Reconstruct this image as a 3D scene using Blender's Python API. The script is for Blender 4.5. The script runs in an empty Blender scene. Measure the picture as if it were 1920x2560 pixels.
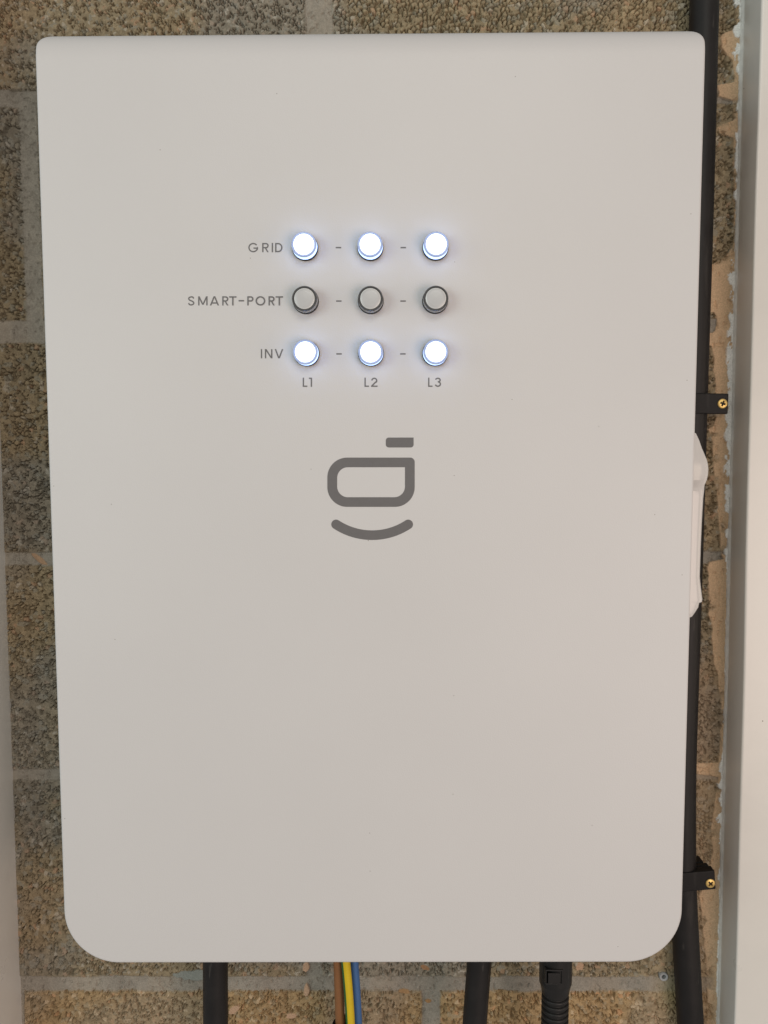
import bpy, math, random
import numpy as np
from mathutils import Vector, Matrix

random.seed(7)
RNG = np.random.default_rng(11)
scene = bpy.context.scene
COL = scene.collection

# ------------------------------------------------------------------ camera
F = 2200.0                       # focal length in pixels of a 1920 x 2560 frame
D = 0.90                         # metres from the lens to the block wall
CAMPOS = Vector((0.0, -D, 0.0))
down = Vector((90.0, 26433.0, F)).normalized()            # world -Z seen by the lens (x right, y down, z ahead)
left = Vector((-331000.0, 944.0, F)).normalized()
right = -left
right = (right - down * right.dot(down)).normalized()
fwd = right.cross(-down).normalized()
if fwd.z < 0:
    fwd = -fwd
# rows: world axes expressed in lens axes
def lens_to_world(d):
    return Vector((right.dot(d), fwd.dot(d), -down.dot(d)))
def at(u, v, y):
    """point of the plane at depth y met by photo position (u, v)"""
    d = lens_to_world(Vector(((u - 960.0) / F, (v - 1280.0) / F, 1.0)))
    t = (y - CAMPOS.y) / d.y
    return CAMPOS + d * t
def px(u, v, y):
    """metres per photo pixel there"""
    return (at(u + 1, v, y) - at(u, v, y)).length

cam = bpy.data.cameras.new("camera")
cam_ob = bpy.data.objects.new("camera", cam)
COL.objects.link(cam_ob)
cam.sensor_fit = 'VERTICAL'
cam.sensor_height = 36.0
cam.lens = F / 2560.0 * 36.0
cam.clip_start = 0.01
cam.clip_end = 60.0
cx_ = lens_to_world(Vector((1, 0, 0)))
cy_ = lens_to_world(Vector((0, -1, 0)))
cz_ = lens_to_world(Vector((0, 0, -1)))
cam_ob.matrix_world = Matrix(((cx_.x, cy_.x, cz_.x, CAMPOS.x),
                              (cx_.y, cy_.y, cz_.y, CAMPOS.y),
                              (cx_.z, cy_.z, cz_.z, CAMPOS.z),
                              (0, 0, 0, 1)))
scene.camera = cam_ob

# ------------------------------------------------------------------ world and lamps
world = bpy.data.worlds.new("World")
scene.world = world
world.use_nodes = True
bg = world.node_tree.nodes["Background"]
bg.inputs[0].default_value = (1.0, 0.96, 0.92, 1)
bg.inputs[1].default_value = 0.24

def area(name, loc, target, sx, sy, power, color):
    l = bpy.data.lights.new(name, 'AREA')
    l.shape = 'RECTANGLE'; l.size = sx; l.size_y = sy
    l.energy = power; l.color = color
    o = bpy.data.objects.new(name, l); COL.objects.link(o)
    o.location = loc
    o.rotation_euler = (Vector(target) - Vector(loc)).to_track_quat('-Z', 'Y').to_euler()
    return o
area("window_light", (-1.65, -2.5, 0.25), (-0.1, 0, 0), 1.2, 1.3, 17.5, (0.84, 1.0, 0.965))
area("warm_lamp", (1.2, -2.55, -0.55), (0.2, 0, -0.05), 1.1, 1.3, 23.0, (1.0, 0.79, 0.69))
area("ceiling_lamp", (0.2, -2.7, 1.15), (0, 0, -0.1), 1.2, 0.8, 15.0, (0.97, 0.97, 0.88))

area("side_fill_warm", (2.4, -1.15, -0.35), (0, 0, -0.1), 0.8, 1.4, 8.5, (1.0, 0.80, 0.62))  # added warm fill: brightens the right rims, handle and left board's return
area("side_fill_cool", (-2.4, -1.15, 0.3), (0, 0, 0.1), 0.8, 1.4, 7.5, (0.90, 1.0, 0.97))  # added cool fill: lifts the left rim and the right board's return

vs = scene.view_settings
vs.view_transform = 'Standard'; vs.look = 'None'
vs.exposure = 0.0; vs.gamma = 1.0; vs.use_curve_mapping = False
scene.cycles.use_denoising = True
scene.cycles.max_bounces = 10
scene.cycles.caustics_refractive = True

# ------------------------------------------------------------------ helpers
def tag(o, label=None, cat=None, group=None, kind=None):
    if label: o["label"] = label
    if cat: o["category"] = cat
    if group: o["group"] = group
    if kind: o["kind"] = kind
    return o
def empty(name, loc):
    o = bpy.data.objects.new(name, None); COL.objects.link(o)
    o.location = loc; o.empty_display_size = 0.02
    return o
def wloc(o):
    v = Vector((0, 0, 0))
    while o is not None:
        v = v + Vector(o.location); o = o.parent
    return v
def obj(name, verts, faces, mats, parent=None, smooth=True, idx=None, origin=None):
    base = wloc(parent) if parent else Vector((0, 0, 0))
    org = Vector(origin) if origin is not None else base
    me = bpy.data.meshes.new(name)
    me.from_pydata([tuple(Vector(v) - org) for v in verts], [], faces)
    if not isinstance(mats, (list, tuple)): mats = [mats]
    for m in mats: me.materials.append(m)
    if idx is not None: me.polygons.foreach_set("material_index", idx)
    me.polygons.foreach_set("use_smooth", [bool(smooth)] * len(me.polygons))
    me.update()
    o = bpy.data.objects.new(name, me); COL.objects.link(o)
    if parent: o.parent = parent
    o.location = org - base
    return o
def sharp(o, angle=35):
    """keep edges crisp where faces turn by more than angle"""
    import bmesh
    bm = bmesh.new(); bm.from_mesh(o.data)
    bmesh.ops.recalc_face_normals(bm, faces=bm.faces)
    for e in bm.edges:
        if len(e.link_faces) == 2 and e.calc_face_angle(0) > math.radians(angle):
            e.smooth = False
    bm.to_mesh(o.data); bm.free()
    return o
def bevel(o, w, seg=3):
    m = o.modifiers.new("bevel", 'BEVEL'); m.width = w; m.segments = seg
    m.limit_method = 'ANGLE'; m.angle_limit = math.radians(30)
    return o
def catmull(pts, n=8):
    pts = [Vector(p) for p in pts]
    P = [pts[0] * 2 - pts[1]] + pts + [pts[-1] * 2 - pts[-2]]
    out = []
    for i in range(1, len(P) - 2):
        for k in range(n):
            t = k / n
            a, b, c, d = P[i - 1], P[i], P[i + 1], P[i + 2]
            out.append(0.5 * ((2 * b) + (c - a) * t + (2 * a - 5 * b + 4 * c - d) * t * t + (3 * b - a - 3 * c + d) * t ** 3))
    out.append(P[-2])
    return out
def tube(pts, rad, seg=32, caps=True):
    pts = [Vector(p) for p in pts]
    verts, faces = [], []
    for i, p in enumerate(pts):
        t = (pts[min(i + 1, len(pts) - 1)] - pts[max(i - 1, 0)]).normalized()
        side = Vector((0, 1, 0)).cross(t).normalized()
        nrm = t.cross(side).normalized()
        r = rad[i] if isinstance(rad, (list, tuple)) else rad
        for k in range(seg):
            a = 2 * math.pi * k / seg
            verts.append(p + side * (math.cos(a) * r) + nrm * (math.sin(a) * r))
    for i in range(len(pts) - 1):
        for k in range(seg):
            k2 = (k + 1) % seg
            faces.append((i * seg + k, i * seg + k2, (i + 1) * seg + k2, (i + 1) * seg + k))
    if caps:
        faces.append(tuple(range(seg - 1, -1, -1)))
        faces.append(tuple((len(pts) - 1) * seg + k for k in range(seg)))
    return verts, faces
def lathe_y(profile, c, seg=64):
    """turn (radius, height) pairs round the axis that leaves the panel towards -y"""
    verts, faces = [], []
    c = Vector(c)
    for r, h in profile:
        for k in range(seg):
            a = 2 * math.pi * k / seg
            verts.append(c + Vector((math.cos(a) * r, -h, math.sin(a) * r)))
    n = len(profile)
    for i in range(n - 1):
        for k in range(seg):
            k2 = (k + 1) % seg
            faces.append((i * seg + k, i * seg + k2, (i + 1) * seg + k2, (i + 1) * seg + k))
    return verts, faces, n, seg
def box(x0, x1, y0, y1, z0, z1):
    v = [(x, y, z) for x in (x0, x1) for y in (y0, y1) for z in (z0, z1)]
    f = [(0, 1, 3, 2), (4, 6, 7, 5), (0, 4, 5, 1), (2, 3, 7, 6), (0, 2, 6, 4), (1, 5, 7, 3)]
    return v, f
def join(*parts):
    V, Fc = [], []
    for v, f in parts:
        b = len(V); V += list(v); Fc += [tuple(i + b for i in q) for q in f]
    return V, Fc

# ------------------------------------------------------------------ materials
def mat(name, color, rough=0.5, metal=0.0, spec=0.5, var=0.0, vscale=30.0, bump=0.0, bscale=400.0, rvar=0.0,
        specks=0.0, coat=0.0, flat=False):
    m = bpy.data.materials.new(name); m.use_nodes = True
    nt = m.node_tree; b = nt.nodes["Principled BSDF"]
    b.inputs["Base Color"].default_value = (*color, 1)
    b.inputs["Roughness"].default_value = rough
    b.inputs["Metallic"].default_value = metal
    b.inputs["Specular IOR Level"].default_value = spec
    b.inputs["Coat Weight"].default_value = coat
    tc = nt.nodes.new("ShaderNodeTexCoord")
    if var > 0 or specks > 0:
        n = nt.nodes.new("ShaderNodeTexNoise"); n.inputs["Scale"].default_value = vscale
        n.inputs["Detail"].default_value = 6; n.inputs["Roughness"].default_value = 0.6
        nt.links.new(tc.outputs["Object"], n.inputs["Vector"])
        r = nt.nodes.new("ShaderNodeValToRGB")
        r.color_ramp.elements[0].position = 0.3; r.color_ramp.elements[1].position = 0.72
        lo = tuple(max(0, c * (1 - var)) for c in color); hi = tuple(min(1, c * (1 + var)) for c in color)
        r.color_ramp.elements[0].color = (*lo, 1); r.color_ramp.elements[1].color = (*hi, 1)
        nt.links.new(n.outputs["Fac"], r.inputs["Fac"])
        last = r.outputs["Color"]
        if specks > 0:
            v = nt.nodes.new("ShaderNodeTexVoronoi"); v.inputs["Scale"].default_value = 42.0
            if flat:
                v.voronoi_dimensions = '2D'
                sx = nt.nodes.new("ShaderNodeSeparateXYZ"); cb = nt.nodes.new("ShaderNodeCombineXYZ")
                nt.links.new(tc.outputs["Object"], sx.inputs[0])
                nt.links.new(sx.outputs["X"], cb.inputs["X"]); nt.links.new(sx.outputs["Z"], cb.inputs["Y"])
                nt.links.new(cb.outputs[0], v.inputs["Vector"])
            else: nt.links.new(tc.outputs["Object"], v.inputs["Vector"])
            wn = nt.nodes.new("ShaderNodeSeparateColor"); nt.links.new(v.outputs["Color"], wn.inputs[0])
            small = nt.nodes.new("ShaderNodeMath"); small.operation = 'LESS_THAN'; small.inputs[1].default_value = 0.0135 if flat else 0.03
            nt.links.new(v.outputs["Distance"], small.inputs[0])
            few = nt.nodes.new("ShaderNodeMath"); few.operation = 'LESS_THAN'; few.inputs[1].default_value = specks
            nt.links.new(wn.outputs[0], few.inputs[0])
            both = nt.nodes.new("ShaderNodeMath"); both.operation = 'MULTIPLY'
            nt.links.new(small.outputs[0], both.inputs[0]); nt.links.new(few.outputs[0], both.inputs[1])
            mx = nt.nodes.new("ShaderNodeMix"); mx.data_type = 'RGBA'
            nt.links.new(both.outputs[0], mx.inputs["Factor"])
            nt.links.new(last, mx.inputs["A"]); mx.inputs["B"].default_value = (0.16, 0.13, 0.10, 1)
            last = mx.outputs["Result"]
        nt.links.new(last, b.inputs["Base Color"])
        if rvar > 0:
            mr = nt.nodes.new("ShaderNodeMapRange")
            mr.inputs["To Min"].default_value = rough - rvar; mr.inputs["To Max"].default_value = rough + rvar
            nt.links.new(n.outputs["Fac"], mr.inputs["Value"]); nt.links.new(mr.outputs["Result"], b.inputs["Roughness"])
    if bump > 0:
        n2 = nt.nodes.new("ShaderNodeTexNoise"); n2.inputs["Scale"].default_value = bscale
        n2.inputs["Detail"].default_value = 4
        nt.links.new(tc.outputs["Object"], n2.inputs["Vector"])
        bp = nt.nodes.new("ShaderNodeBump"); bp.inputs["Strength"].default_value = bump
        bp.inputs["Distance"].default_value = 0.001
        nt.links.new(n2.outputs["Fac"], bp.inputs["Height"]); nt.links.new(bp.outputs["Normal"], b.inputs["Normal"])
    return m
def emit(m, color, strength):
    b = m.node_tree.nodes["Principled BSDF"]
    b.inputs["Emission Color"].default_value = (*color, 1); b.inputs["Emission Strength"].default_value = strength
    return m

M_COVER = mat("white_satin_coating", (0.625, 0.607, 0.607), 0.42, spec=0.4, var=0.012, vscale=7, bump=0.12, bscale=900, specks=0.026, flat=True)
M_HOUSE = mat("white_powder_coat", (0.70, 0.70, 0.68), 0.5, var=0.02, bump=0.1, bscale=700)
M_SWITCH = mat("white_moulded_plastic", (0.66, 0.645, 0.635), 0.24, var=0.015, vscale=20, bump=0.03, bscale=300)
M_INK = mat("grey_print", (0.135, 0.128, 0.13), 0.5, var=0.04, vscale=200)
M_FRAME = mat("white_gloss_paint", (0.715, 0.69, 0.655), 0.30, var=0.03, vscale=9, bump=0.22, bscale=55, rvar=0.07, specks=0.05)
M_SEAL = mat("white_filler", (0.82, 0.81, 0.78), 0.6, var=0.12, vscale=140, bump=0.5, bscale=500)
M_BLACK = mat("black_cable_sheath", (0.0135, 0.0118, 0.0118), 0.5, spec=0.3, var=0.25, vscale=35, bump=0.08, bscale=600, rvar=0.1, specks=0.16)
M_CLIP = mat("black_nylon", (0.011, 0.010, 0.010), 0.5, spec=0.22, var=0.15, vscale=60, bump=0.15, bscale=900)
M_RUB = mat("black_polyamide", (0.014, 0.013, 0.013), 0.42, spec=0.35, var=0.15, vscale=50, bump=0.1, bscale=800)
M_GASKET = mat("black_gasket", (0.012, 0.012, 0.013), 0.5)
M_BROWN = mat("brown_insulation", (0.25, 0.105, 0.038), 0.42, var=0.08)
M_BLUE = mat("blue_insulation", (0.05, 0.13, 0.32), 0.42, var=0.08)
M_YEL = mat("yellow_insulation", (0.66, 0.47, 0.01), 0.42, var=0.05)
M_GRN = mat("green_insulation", (0.03, 0.12, 0.03), 0.42, var=0.05)
M_BRASS = mat("brass_plate", (0.80, 0.56, 0.20), 0.42, metal=0.65, var=0.12, vscale=300, bump=0.1)
M_PLUG = mat("grey_plug_plastic", (0.42, 0.42, 0.43), 0.5, var=0.08, vscale=200)
M_CAPOFF = mat("white_diffuser", (0.51, 0.51, 0.52), 0.3, var=0.02, vscale=90)
M_CAPON = emit(mat("lit_diffuser", (0.9, 0.9, 0.9), 0.4), (0.90, 0.96, 1.0), 1.7)
M_GLASS = mat("clear_lens", (0.62, 0.62, 0.62), 0.08, spec=0.5)
M_GLASS.node_tree.nodes["Principled BSDF"].inputs["Transmission Weight"].default_value = 0.55
M_RIMOFF = mat("smoked_lens_rim", (0.075, 0.075, 0.077), 0.12, spec=0.6)
M_EDGEOFF = mat("painted_edge_highlight", (0.72, 0.72, 0.72), 0.2, coat=0.5)  # paler than the cap: bright edge highlight painted in as colour
M_GLASS.node_tree.nodes["Principled BSDF"].inputs["IOR"].default_value = 1.49
M_GLOW = emit(mat("lit_lens", (0.75, 0.85, 1.0), 0.08), (0.42, 0.61, 1.0), 1.5)
M_GLOW.node_tree.nodes["Principled BSDF"].inputs["Transmission Weight"].default_value = 0.3
M_RIM = emit(mat("lens_rim", (0.42, 0.50, 0.72), 0.08), (0.25, 0.40, 0.9), 0.16)
M_SIDEON = emit(mat("lit_diffuser_side", (0.6, 0.7, 0.9), 0.4), (0.30, 0.45, 0.85), 0.45)
M_GLOW.node_tree.nodes["Principled BSDF"].inputs["IOR"].default_value = 1.49

def scuffed(m, color, amount):
    """pale rub marks and grey dust dragged along a cable"""
    nt = m.node_tree; b = nt.nodes["Principled BSDF"]
    src = b.inputs["Base Color"].links[0].from_socket
    tc = nt.nodes.new("ShaderNodeTexCoord"); mp = nt.nodes.new("ShaderNodeMapping")
    mp.inputs["Scale"].default_value = (1.0, 1.0, 0.16)
    nt.links.new(tc.outputs["Object"], mp.inputs["Vector"])
    fac = None
    for sc_, lo, hi in ((210, 0.66, 0.76), (60, 0.58, 0.80)):
        n = nt.nodes.new("ShaderNodeTexNoise"); n.inputs["Scale"].default_value = sc_; n.inputs["Detail"].default_value = 5
        nt.links.new(mp.outputs["Vector"], n.inputs["Vector"])
        r = nt.nodes.new("ShaderNodeMapRange"); r.inputs["From Min"].default_value = lo; r.inputs["From Max"].default_value = hi
        r.inputs["To Max"].default_value = amount
        nt.links.new(n.outputs["Fac"], r.inputs["Value"])
        if fac is None: fac = r.outputs["Result"]
        else:
            a = nt.nodes.new("ShaderNodeMath"); a.operation = 'MAXIMUM'
            nt.links.new(fac, a.inputs[0]); nt.links.new(r.outputs["Result"], a.inputs[1]); fac = a.outputs[0]
    mx = nt.nodes.new("ShaderNodeMix"); mx.data_type = 'RGBA'
    nt.links.new(fac, mx.inputs["Factor"]); nt.links.new(src, mx.inputs["A"]); mx.inputs["B"].default_value = (*color, 1)
    nt.links.new(mx.outputs["Result"], b.inputs["Base Color"])
scuffed(M_BLACK, (0.10, 0.092, 0.085), 0.42)
scuffed(M_CLIP, (0.08, 0.075, 0.07), 0.4)
scuffed(M_RUB, (0.07, 0.066, 0.062), 0.3)

# ------------------------------------------------------------------ block wall
def smooth_noise(X, Z, scale, seed, octaves=4):
    rng = np.random.default_rng(seed)
    out = np.zeros_like(X); amp = 1.0; tot = 0
    for o in range(octaves):
        n = 256
        g = rng.random((n, n))
        u = X / scale * 2 ** o + 37.3 * (o + 1); v = Z / scale * 2 ** o + 11.7 * (o + 1)
        iu = np.floor(u).astype(int); iv = np.floor(v).astype(int)
        fu = u - iu; fv = v - iv
        fu = fu * fu * (3 - 2 * fu); fv = fv * fv * (3 - 2 * fv)
        a = g[iu % n, iv % n]; b = g[(iu + 1) % n, iv % n]; c = g[iu % n, (iv + 1) % n]; d = g[(iu + 1) % n, (iv + 1) % n]
        out += amp * ((a * (1 - fu) + b * fu) * (1 - fv) + (c * (1 - fu) + d * fu) * fv)
        tot += amp; amp *= 0.5
    return out / tot
def voronoi(X, Z, cell, seed):
    rng = np.random.default_rng(seed)
    n = 512
    jx = rng.random((n, n)); jz = rng.random((n, n)); rnd = rng.random((n, n)); rnd2 = rng.random((n, n))
    u = X / cell + 200; v = Z / cell + 200
    iu = np.floor(u).astype(int); iv = np.floor(v).astype(int)
    f1 = np.full(X.shape, 9.0); f2 = np.full(X.shape, 9.0); r1 = np.zeros_like(X); q1 = np.zeros_like(X)
    for a in (-1, 0, 1):
        for b in (-1, 0, 1):
            ku = (iu + a) % n; kv = (iv + b) % n
            dx = iu + a + jx[ku, kv] - u; dz = iv + b + jz[ku, kv] - v
            d = np.sqrt(dx * dx + dz * dz) - 0.25 * (rnd2[ku, kv] - 0.5)
            near = d < f1
            f2 = np.where(near, f1, np.minimum(f2, d))
            r1 = np.where(near, rnd[ku, kv], r1); q1 = np.where(near, rnd2[ku, kv], q1)
            f1 = np.where(near, d, f1)
    return f1, f2, r1, q1
def sstep(a, b, x):
    t = np.clip((x - a) / (b - a), 0, 1)
    return t * t * (3 - 2 * t)

p_tl = at(-60, -110, 0); p_br = at(1990, 2700, 0)
X0, X1 = p_tl.x, p_br.x + 0.02
Z1, Z0 = p_tl.z, p_br.z
STEP = 0.00062                  # fine where the wall shows, four times coarser behind the cabinet
nx = int((X1 - X0) / STEP) // 4 * 4 + 1; nz = int((Z1 - Z0) / STEP) // 4 * 4 + 1
gx = np.linspace(X0, X1, nx); gz = np.linspace(Z0, Z1, nz)
def snap(val, arr): return int(np.argmin(np.abs(arr - val))) // 4 * 4
ia, ib = snap(at(215, 1280, 0).x, gx), snap(at(1645, 1280, 0).x, gx)
ja, jb = snap(at(930, 2330, 0).z, gz), snap(at(930, 160, 0).z, gz)
index = np.full((nz, nx), -1, dtype=np.int64)
keep = np.ones((nz, nx), bool); keep[ja + 1:jb, ia + 1:ib] = False
keep[ja:jb + 1:4, ia:ib + 1:4] = True
index[keep] = np.arange(keep.sum())
FX, FZ = np.meshgrid(gx, gz)
GX, GZ = FX[keep], FZ[keep]
def quads_of(ix):
    q = np.stack([ix[:-1, :-1], ix[:-1, 1:], ix[1:, 1:], ix[1:, :-1]], axis=-1).reshape(-1, 4)
    return q[(q >= 0).all(axis=1)]
fine = index.copy(); fine[ja + 1:jb, ia + 1:ib] = -1
fine_q = quads_of(fine)
coarse_q = quads_of(index[ja:jb + 1:4, ia:ib + 1:4])

wx = GX + 0.0032 * (smooth_noise(GX, GZ, 0.02, 1) - 0.5)
wz = GZ + 0.0032 * (smooth_noise(GX, GZ, 0.02, 2) - 0.5)
def zpx(v, u=80): return at(u, v, 0).z
def xpx(u, v): return at(u, v, 0).x
# bed joints: (top, bottom) of each
beds = [(zpx(223), zpx(266)), (zpx(802), zpx(858)), (zpx(1381), zpx(1414)), (zpx(1924), zpx(1951)), (zpx(2443), zpx(2479))]
blockL = 0.45
# upright joints: course -> (one joint position, joint width)
perp = {0: (xpx(797, 40), 0.026), 1: (xpx(75, 500), 0.018), 2: (xpx(900, 1100), 0.012),
        3: (xpx(500, 1650), 0.012), 4: (xpx(786, 2420), 0.016), 5: (xpx(1078, 2530), 0.020)}
soft = 0.0022
mort = np.zeros_like(GX)
course = np.zeros(GX.shape, int)
blockid = np.zeros(GX.shape, int)
for i, (zt, zb) in enumerate(beds):
    mort = np.maximum(mort, sstep(-soft, soft, np.minimum(zt - wz, wz - zb)))
    course = np.where(GZ < (zt + zb) / 2, i + 1, course)
for c, (xj, wj) in perp.items():
    sel = course == c
    dxj = (wx - xj + blockL / 2) % blockL - blockL / 2
    m = sstep(-soft, soft, wj / 2 - np.abs(dxj))
    mort = np.where(sel, np.maximum(mort, m), mort)
    blockid = np.where(sel, c * 8 + np.floor((GX - xj) / blockL + 4).astype(int), blockid)
# aggregate: three grain sizes
brnd = np.random.default_rng(5).random(80)
big = smooth_noise(GX, GZ, 0.05, 3)
ux = GX + 0.0022 * (smooth_noise(GX, GZ, 0.004, 21, 3) - 0.5)
uz = GZ + 0.0022 * (smooth_noise(GX, GZ, 0.004, 22, 3) - 0.5)
f1, f2, r1, q1 = voronoi(ux, uz, 0.0043, 31)
g1, g2, s1, t1 = voronoi(ux, uz, 0.0026, 32)
fineness = np.where((course == 0) & (GX < perp[0][0]), 0.75, 0.0)     # the upper left block has finer grit
fineness = np.maximum(fineness, sstep(0.5, 0.62, smooth_noise(GX, GZ, 0.06, 8)) * 0.7)
e1 = np.clip((f2 - f1) / 0.5, 0, 1) ** 0.6
pick = fineness > (0.35 + 0.3 * q1)
gapA, gapB = f2 - f1, g2 - g1
en = smooth_noise(GX, GZ, 0.0035, 17, 3)
pebbly = ((course == 0) & (GX > perp[0][0])) * 1.0                      # the clean upper right block keeps its rounded grains
thA = 0.47 - 0.16 * pebbly
crA = sstep(0.24, 0.05, gapA + 0.30 * (en - 0.5)) * sstep(thA, thA + 0.10, smooth_noise(GX, GZ, 0.0046, 12, 2) + 0.12 * (r1 - 0.5))
crB = sstep(0.34, 0.08, gapB + 0.30 * (en - 0.5)) * sstep(0.49, 0.60, smooth_noise(GX, GZ, 0.0034, 13, 2) + 0.12 * (s1 - 0.5))
gone = np.where(pick, (s1 < 0.05) * sstep(0.0, 0.35, gapB), (r1 < 0.045) * sstep(0.05, 0.35, gapA))
crack = np.where(pick, crB, np.maximum(crA, 0.55 * crB * (en > 0.5)))
crack = np.maximum(crack, gone * 0.8)
dome = np.where(pick, np.clip(gapB / 0.6, 0, 1) ** 0.7, np.clip(gapA / 0.6, 0, 1) ** 0.7)
tilt_ = np.where(pick, s1, r1) - 0.5
relief = 0.24 + 0.52 * pebbly
H = -0.0004 + relief * (0.0011 * (dome - 1) + 0.0009 * tilt_) + 0.0005 * (en - 0.5) - 0.0056 * crack
# colour of the aggregate (dry grit: tan, grey and ginger grains)
def lin(r, g, b):
    f = lambda c: ((c / 255 + 0.055) / 1.055) ** 2.4 if c > 10 else c / 255 / 12.92
    return np.array([f(r), f(g), f(b)])
tan_, grey_, ging_, pale_ = np.array([.292, .232, .150]), np.array([.275, .243, .184]), np.array([.37, .255, .165]), np.array([.41, .355, .275])
rr = np.where(pick, s1, r1)[..., None]
C = tan_ * (0.82 + 0.40 * rr)
C = np.where((rr > 0.72) & (rr < 0.86), grey_ * 1.05, C)
C = np.where(rr > 0.955, pale_, C)
C = np.where((rr > 0.30) & (rr < 0.335), ging_, C)
bl = np.zeros(GX.shape + (1,)); bl[..., 0] = brnd[blockid % 80]
C = C * (0.90 + 0.2 * bl)
ginger_zone = (sstep(0.50, 0.66, smooth_noise(GX, GZ, 0.09, 14, 3)) * 0.5)[..., None]
C = C * (1 - ginger_zone) + C * np.array([1.08, 0.99, 0.91]) * ginger_zone
greyz = (sstep(0.52, 0.68, smooth_noise(GX, GZ, 0.11, 15, 3)) * 0.55)[..., None]
C = C * (1 - greyz) + C.mean(axis=-1, keepdims=True) * np.array([1.05, 1.0, 0.9]) * greyz
# the upper right block is cleaner and paler, the lower ones more ginger
up = ((course == 0) & (GX > perp[0][0]))[..., None]
C = np.where(up, C * np.array([1.16, 1.16, 1.14]), C)
lowz = ((course == 5))[..., None]
C = np.where(lowz, C * np.array([1.27, 1.10, 0.90]), C)
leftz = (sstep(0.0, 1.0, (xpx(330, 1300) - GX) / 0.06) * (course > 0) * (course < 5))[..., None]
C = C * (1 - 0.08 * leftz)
# mortar
mn = smooth_noise(GX, GZ, 0.006, 41, 4); mb = smooth_noise(GX, GZ, 0.04, 42, 3)
Hm = -0.0022 + 0.0016 * (mn - 0.5) + 0.0011 * (mb - 0.5) - 0.0016 * sstep(0.66, 0.72, smooth_noise(GX, GZ, 0.004, 43, 2))
Cm = np.array([.305, .274, .232]) * (0.84 + 0.32 * mb[..., None]) * (0.85 + 0.3 * mn[..., None])
Cm = Cm * (1 - 0.35 * sstep(0.5, 0.7, mb)[..., None]) + np.array([.33, .275, .21]) * 0.35 * sstep(0.5, 0.7, mb)[..., None]
mortj = np.clip(mort * 1.25 - 0.3 * (1 - mort) * e1, 0, 1)
mk = mortj[..., None]
H = H * (1 - mortj) + Hm * mortj
C = C * (1 - mk) + Cm * mk
# old render smeared down the right-hand edge: left boundary of the smear by height
edge = [(-120, 1838), (70, 1842), (88, 1800), (120, 1802), (150, 1832), (205, 1836), (212, 1795), (240, 1796), (252, 1834), (300, 1832), (318, 1790), (332, 1800), (345, 1834),
        (600, 1834), (619, 1830), (642, 1812), (661, 1781), (668, 1740), (850, 1740), (866, 1781), (927, 1783), (962, 1790), (1035, 1789),
        (1065, 1783), (1074, 1768), (1086, 1780), (1161, 1782), (1206, 1786), (1227, 1792), (1292, 1794), (1388, 1803), (1398, 1808), (1406, 1771),
        (1418, 1767), (1477, 1771), (1516, 1773), (1537, 1771), (1567, 1780), (1608, 1778), (1658, 1782), (1690, 1795), (1721, 1798),
        (1785, 1803), (1880, 1798), (1906, 1795), (1911, 1700), (1930, 1700), (1943, 1795), (1990, 1789), (2038, 1779), (2085, 1776), (2133, 1782),
        (2200, 1765), (2240, 1747), (2271, 1752), (2340, 1758), (2405, 1763), (2438, 1767), (2514, 1767), (2557, 1769), (2700, 1772)]
ez = np.array([at(u, v, 0).z for v, u in edge])[::-1]; ex = np.array([at(u, v, 0).x for v, u in edge])[::-1]
xe = np.interp(GZ, ez, ex) + 0.0035 * (smooth_noise(GX, GZ, 0.008, 51) - 0.5)
hole = (np.abs((GX - xpx(1779, 803)) / 0.0055) ** 2 + np.abs((GZ - zpx(806, 1780)) / 0.0105) ** 2) < 1
sm = sstep(-0.0004, 0.0009, GX - xe) * (GX > xpx(1600, 1300)) * (~hole)
thin = sstep(0.52, 0.62, smooth_noise(GX, GZ, 0.012, 55, 3)) * sstep(0.010, 0.002, GX - xe) * 0.8   # grit showing through
sm = sm * (1 - thin * 0.8)
# in the lower part the smear is thin and the grit tints through
halfz = sstep(zpx(1640, 1800), zpx(1700, 1800), GZ) * sstep(zpx(2190, 1800), zpx(2140, 1800), GZ)
Cs = np.array([.60, .42, .265]) * (0.88 + 0.24 * smooth_noise(GX, GZ, 0.03, 52)[..., None])
scr = sstep(0.67, 0.72, smooth_noise(GX * 2.2, GZ, 0.007, 53, 3))
Hs = 0.0004 + 0.0010 * (smooth_noise(GX, GZ, 0.02, 54) - 0.5) - 0.0016 * scr + 0.0005 * (smooth_noise(GX * 3, GZ * 0.5, 0.01, 56, 3) - 0.5)
H = H * (1 - sm) + Hs * sm
C = C * (1 - sm[..., None]) + Cs * sm[..., None]
# white filler dragged ragged over the wall next to the right-hand board
fp = [(-120, 12), (130, 12), (160, 6), (480, 5), (600, 6), (640, 11), (780, 9), (900, 10), (1130, 10), (1220, 9), (1400, 7), (1440, 3), (1880, 3), (1930, 8), (2060, 9), (2180, 6), (2230, 3), (2560, 4), (2700, 4)]
fz = np.array([at(1850, v, 0).z for v, _ in fp])[::-1]; fw = np.array([w for _, w in fp])[::-1] * px(1850, 1280, 0)
pa, pb = at(1859, -120, 0), at(1791, 2690, 0)
line_x = pa.x + (pb.x - pa.x) * (pa.z - GZ) / (pa.z - pb.z)
fn = smooth_noise(GX, GZ * 0.6, 0.0055, 57, 4)
dist = (line_x - GX) / np.interp(GZ, fz, fw)
fm = sstep(-0.05, 0.05, 0.42 + 3.2 * (fn - 0.5) - 0.6 * (dist - 0.5)) * sstep(2.3, 1.6, dist) * (dist < 2.3)
Hf = 0.0014 + 0.0012 * (smooth_noise(GX, GZ, 0.004, 58, 2) - 0.5)
H = H * (1 - fm) + Hf * fm
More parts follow.
